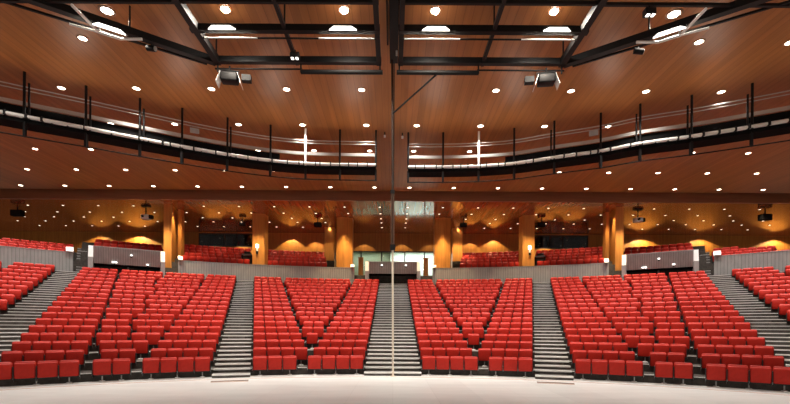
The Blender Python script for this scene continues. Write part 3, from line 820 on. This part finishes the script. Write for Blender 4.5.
def floodlight(loc, rz, label, grp='floodlights under the rigging frames'):
    t = empty('stage_floodlight', loc, rz); tag(t, label, 'stage light', grp)
    mb = MB(); mb.rbox((0, 0, -.38), (.62, .42, .34), 'black_steel', .05); mb.tube((0, .1, -.2), (0, .1, .0), .03, 'black_steel'); mb.build('lamp_body', t)
    mb = MB()
    for sx in (-.34, .34): mb.box((sx, 0, -.25), (.025, .06, .32), 'black_steel')
    mb.box((0, 0, -.09), (.7, .06, .025), 'black_steel'); mb.tube((0, 0, -.1), (0, 0, .08), .03, 'black_steel'); mb.build('yoke', t)
    for sx in (-1, 1):
        mb = MB(); mb.add([(sx * .3, -.2, -.22), (sx * .3, .2, -.22), (sx * .44, .26, -.66), (sx * .44, -.26, -.66), (sx * .31, -.2, -.22), (sx * .31, .2, -.22), (sx * .455, .26, -.66), (sx * .455, -.26, -.66)], BOXF, 'white_plastic')
        mb.build('barn_door', t)['label'] = 'pale barn door'
    mb = MB(); mb.box((.62 * (1 if loc[0] < 0 else -1), 0, -.35), (.34, .25, .22), 'black_steel'); mb.build('ballast_box', t)
    return t
floodlight((-6.25, 16.3, FZ - .28), R(8), 'black floodlight with pale side flaps under the left rigging frame')
floodlight((5.75, 16.3, FZ - .28), R(-8), 'black floodlight with pale side flaps under the right rigging frame')
def small_spot(loc, label):
    t = empty('small_spotlight', loc); tag(t, label, 'spotlight', 'small spotlights on the rigging')
    mb = MB(); mb.rbox((0, 0, -.2), (.34, .22, .22), 'black_steel', .03); mb.tube((0, 0, -.1), (0, 0, .02), .025, 'black_steel'); mb.build('lamp_body', t)
    mb = MB()
    for sx in (-.08, .08): mb.box((sx, -.05, -.315), (.09, .12, .02), 'lamp_small')
    mb.build('lamp_face', t)
small_spot((-3.6, 15.55, FZ - .08), 'small twin spotlight on the left rigging frame')
small_spot((7.9, 13.35, FZ - .05), 'small twin spotlight near the top right corner')
for sg, sd in ((-1, 'left'), (1, 'right')):
    t = empty('small_spotlight', (sg * 8.6, 15.2, FZ - .12)); tag(t, 'small black spotlight on the %s slanted beam' % sd, 'spotlight', 'small spotlights on the rigging')
    mb = MB(); mb.tube((-.14, 0, -.12), (.16, -.05, -.18), .1, 'black_steel', 12); mb.tube((0, 0, -.1), (0, 0, .02), .025, 'black_steel'); mb.build('lamp_body', t)
    mb = MB(); mb.tube((.16, -.05, -.18), (.18, -.053, -.184), .08, 'steel_rail', 12); mb.build('lamp_face', t)

# ------------------------------------------------------------------ things under the rear ceiling and on the tier
for X, sd in ((-21.2, 'left'), (20.9, 'right')):
    t = empty('projector', (X, 36.8, Z_REAR - .02)); tag(t, 'white projector on a drop bracket under the rear ceiling, ' + sd, 'projector', 'projectors under the rear ceiling')
    mb = MB(); mb.tube((0, 0, 0), (0, 0, -.75), .05, 'black_steel', 8); mb.box((0, 0, -.05), (.7, .4, .1), 'black_steel'); mb.build('drop_bracket', t)
    mb = MB(); mb.rbox((0, 0, -.98), (.62, .6, .36), 'white_plastic', .05); mb.box((.42, 0, -.98), (.3, .3, .3), 'black_steel'); b_ = mb.build('projector_body', t)
    mb = MB(); mb.tube((-.1, -.3, -.98), (-.1, -.42, -.98), .1, 'black_steel', 12); mb.build('lens_barrel', t)
SPK = [(-32.8, 37.5, 'far left end of the rear ceiling', 1.2), (-14.6, 41.6, 'rear ceiling above the left tier', .7), (-7.3, 41.4, 'rear ceiling left of the glazing', .9),
       (6.7, 41.2, 'rear ceiling right of the glazing', .8), (14.1, 41.0, 'rear ceiling above the right tier', .8), (32.3, 37.4, 'far right end of the rear ceiling', 1.2)]
for X, Y, lab, sc in SPK:
    t = empty('loudspeaker', (X, Y, Z_REAR)); tag(t, 'black loudspeaker hung below the ' + lab, 'loudspeaker', 'loudspeakers under the rear ceiling')
    mb = MB(); mb.box((0, 0, -.14), (.08, .08, .28), 'black_steel'); mb.build('hanging_bracket', t)
    mb = MB(); mb.rbox((0, 0, -.28 - .22 * sc), (.8 * sc, .45, .44 * sc), 'black_matt', .04); c = mb.build('speaker_cabinet', t)
    mb = MB(); mb.box((0, -.235, -.28 - .22 * sc), (.7 * sc, .02, .36 * sc), 'black_steel'); mb.build('speaker_grille', t)
# covered equipment beside the second piers and by the folded pier
for sg, sd, m1 in ((-1, 'left', 'grey_panel'), (1, 'right', 'blue_grey')):
    q = polar(44.6, px_phi(246.5, 44.6)); t = empty('mixing_desk', (sg * abs(q.x), q.y, r_zp(1)), -sg * abs(px_phi(246.5, 44.6)))
    tag(t, 'low desk with a black case beside the %s wooden pier' % sd, 'desk', 'desks on the rear tier')
    mb = MB(); mb.box((0, 0, .86), (.9, .5, .08), m1); mb.build('desk_top', t)
    for sx in (-.38, .38): mb = MB(); mb.box((sx, 0, .41), (.08, .4, .82), 'black_steel'); mb.build('desk_leg', t)
    mb = MB(); mb.rbox((.05, 0, 1.02), (.6, .4, .24), 'black_steel', .03); mb.build('case', t)
# ------------------------------------------------------------------ lights
W = bpy.data.worlds.new('world'); S.world = W; W.use_nodes = True
W.node_tree.nodes['Background'].inputs[0].default_value = (1.0, .93, .85, 1); W.node_tree.nodes['Background'].inputs[1].default_value = .30
for X in (-9, -3, 3, 9):
    spot((X, -2, 11), 150, 90, .8, (1, .90, .80), target=(X * 1.6, 24, 3), rad=.6, name='front_fill')  # unseen fill spots added behind the camera to light the seat fronts
    spot((X * 1.3, 2, 1.2), 0.001, 60, .8, target=(X, 20, 8))
def area(loc, sx, sy, power, col, target):
    d = bpy.data.lights.new('room_light', 'AREA'); d.shape = 'RECTANGLE'; d.size = sx; d.size_y = sy; d.energy = power; d.color = col
    o = bpy.data.objects.new('room_light', d); COL.objects.link(o); o.location = loc
    o.rotation_euler = (Vector(target) - Vector(loc)).to_track_quat('-Z', 'Y').to_euler()
area((2.6, Y_WALL + 1.6, WT + .25), 4.5, 1.2, 330, (.95, 1, .98), (2.6, Y_WALL + 1.6, 0))
area((-3.0, Y_WALL + 1.6, WT + .25), 4.0, 1.2, 95, (1, 1, .9), (-3, Y_WALL + 1.6, 0))
# unseen uplights added near the catwalks to brighten the wooden ceiling and rails
for sg in (-1, 1):
    for x, y in ((2.2, 23.6), (6.3, 23.2), (10.3, 21.5), (13.8, 19.5), (17.5, 17.4)):
        spot((sg * x, y - .75, CWZ - .35), 80, 165, .9, (1, .90, .76), target=(sg * x * .95, y - 3.2, Z_MAIN), rad=.5, name='ceiling_fill')
vs = S.view_settings
S.display_settings.display_device = 'sRGB'
vs.view_transform = 'Standard'; vs.look = 'None'; vs.exposure = 0.0; vs.gamma = 1.0; vs.use_curve_mapping = False
try:
    S.cycles.use_denoising = True; S.cycles.max_bounces = 8; S.cycles.diffuse_bounces = 4; S.cycles.glossy_bounces = 3
    S.cycles.sample_clamp_indirect = 6.0; S.cycles.caustics_reflective = False; S.cycles.caustics_refractive = False
except Exception: pass
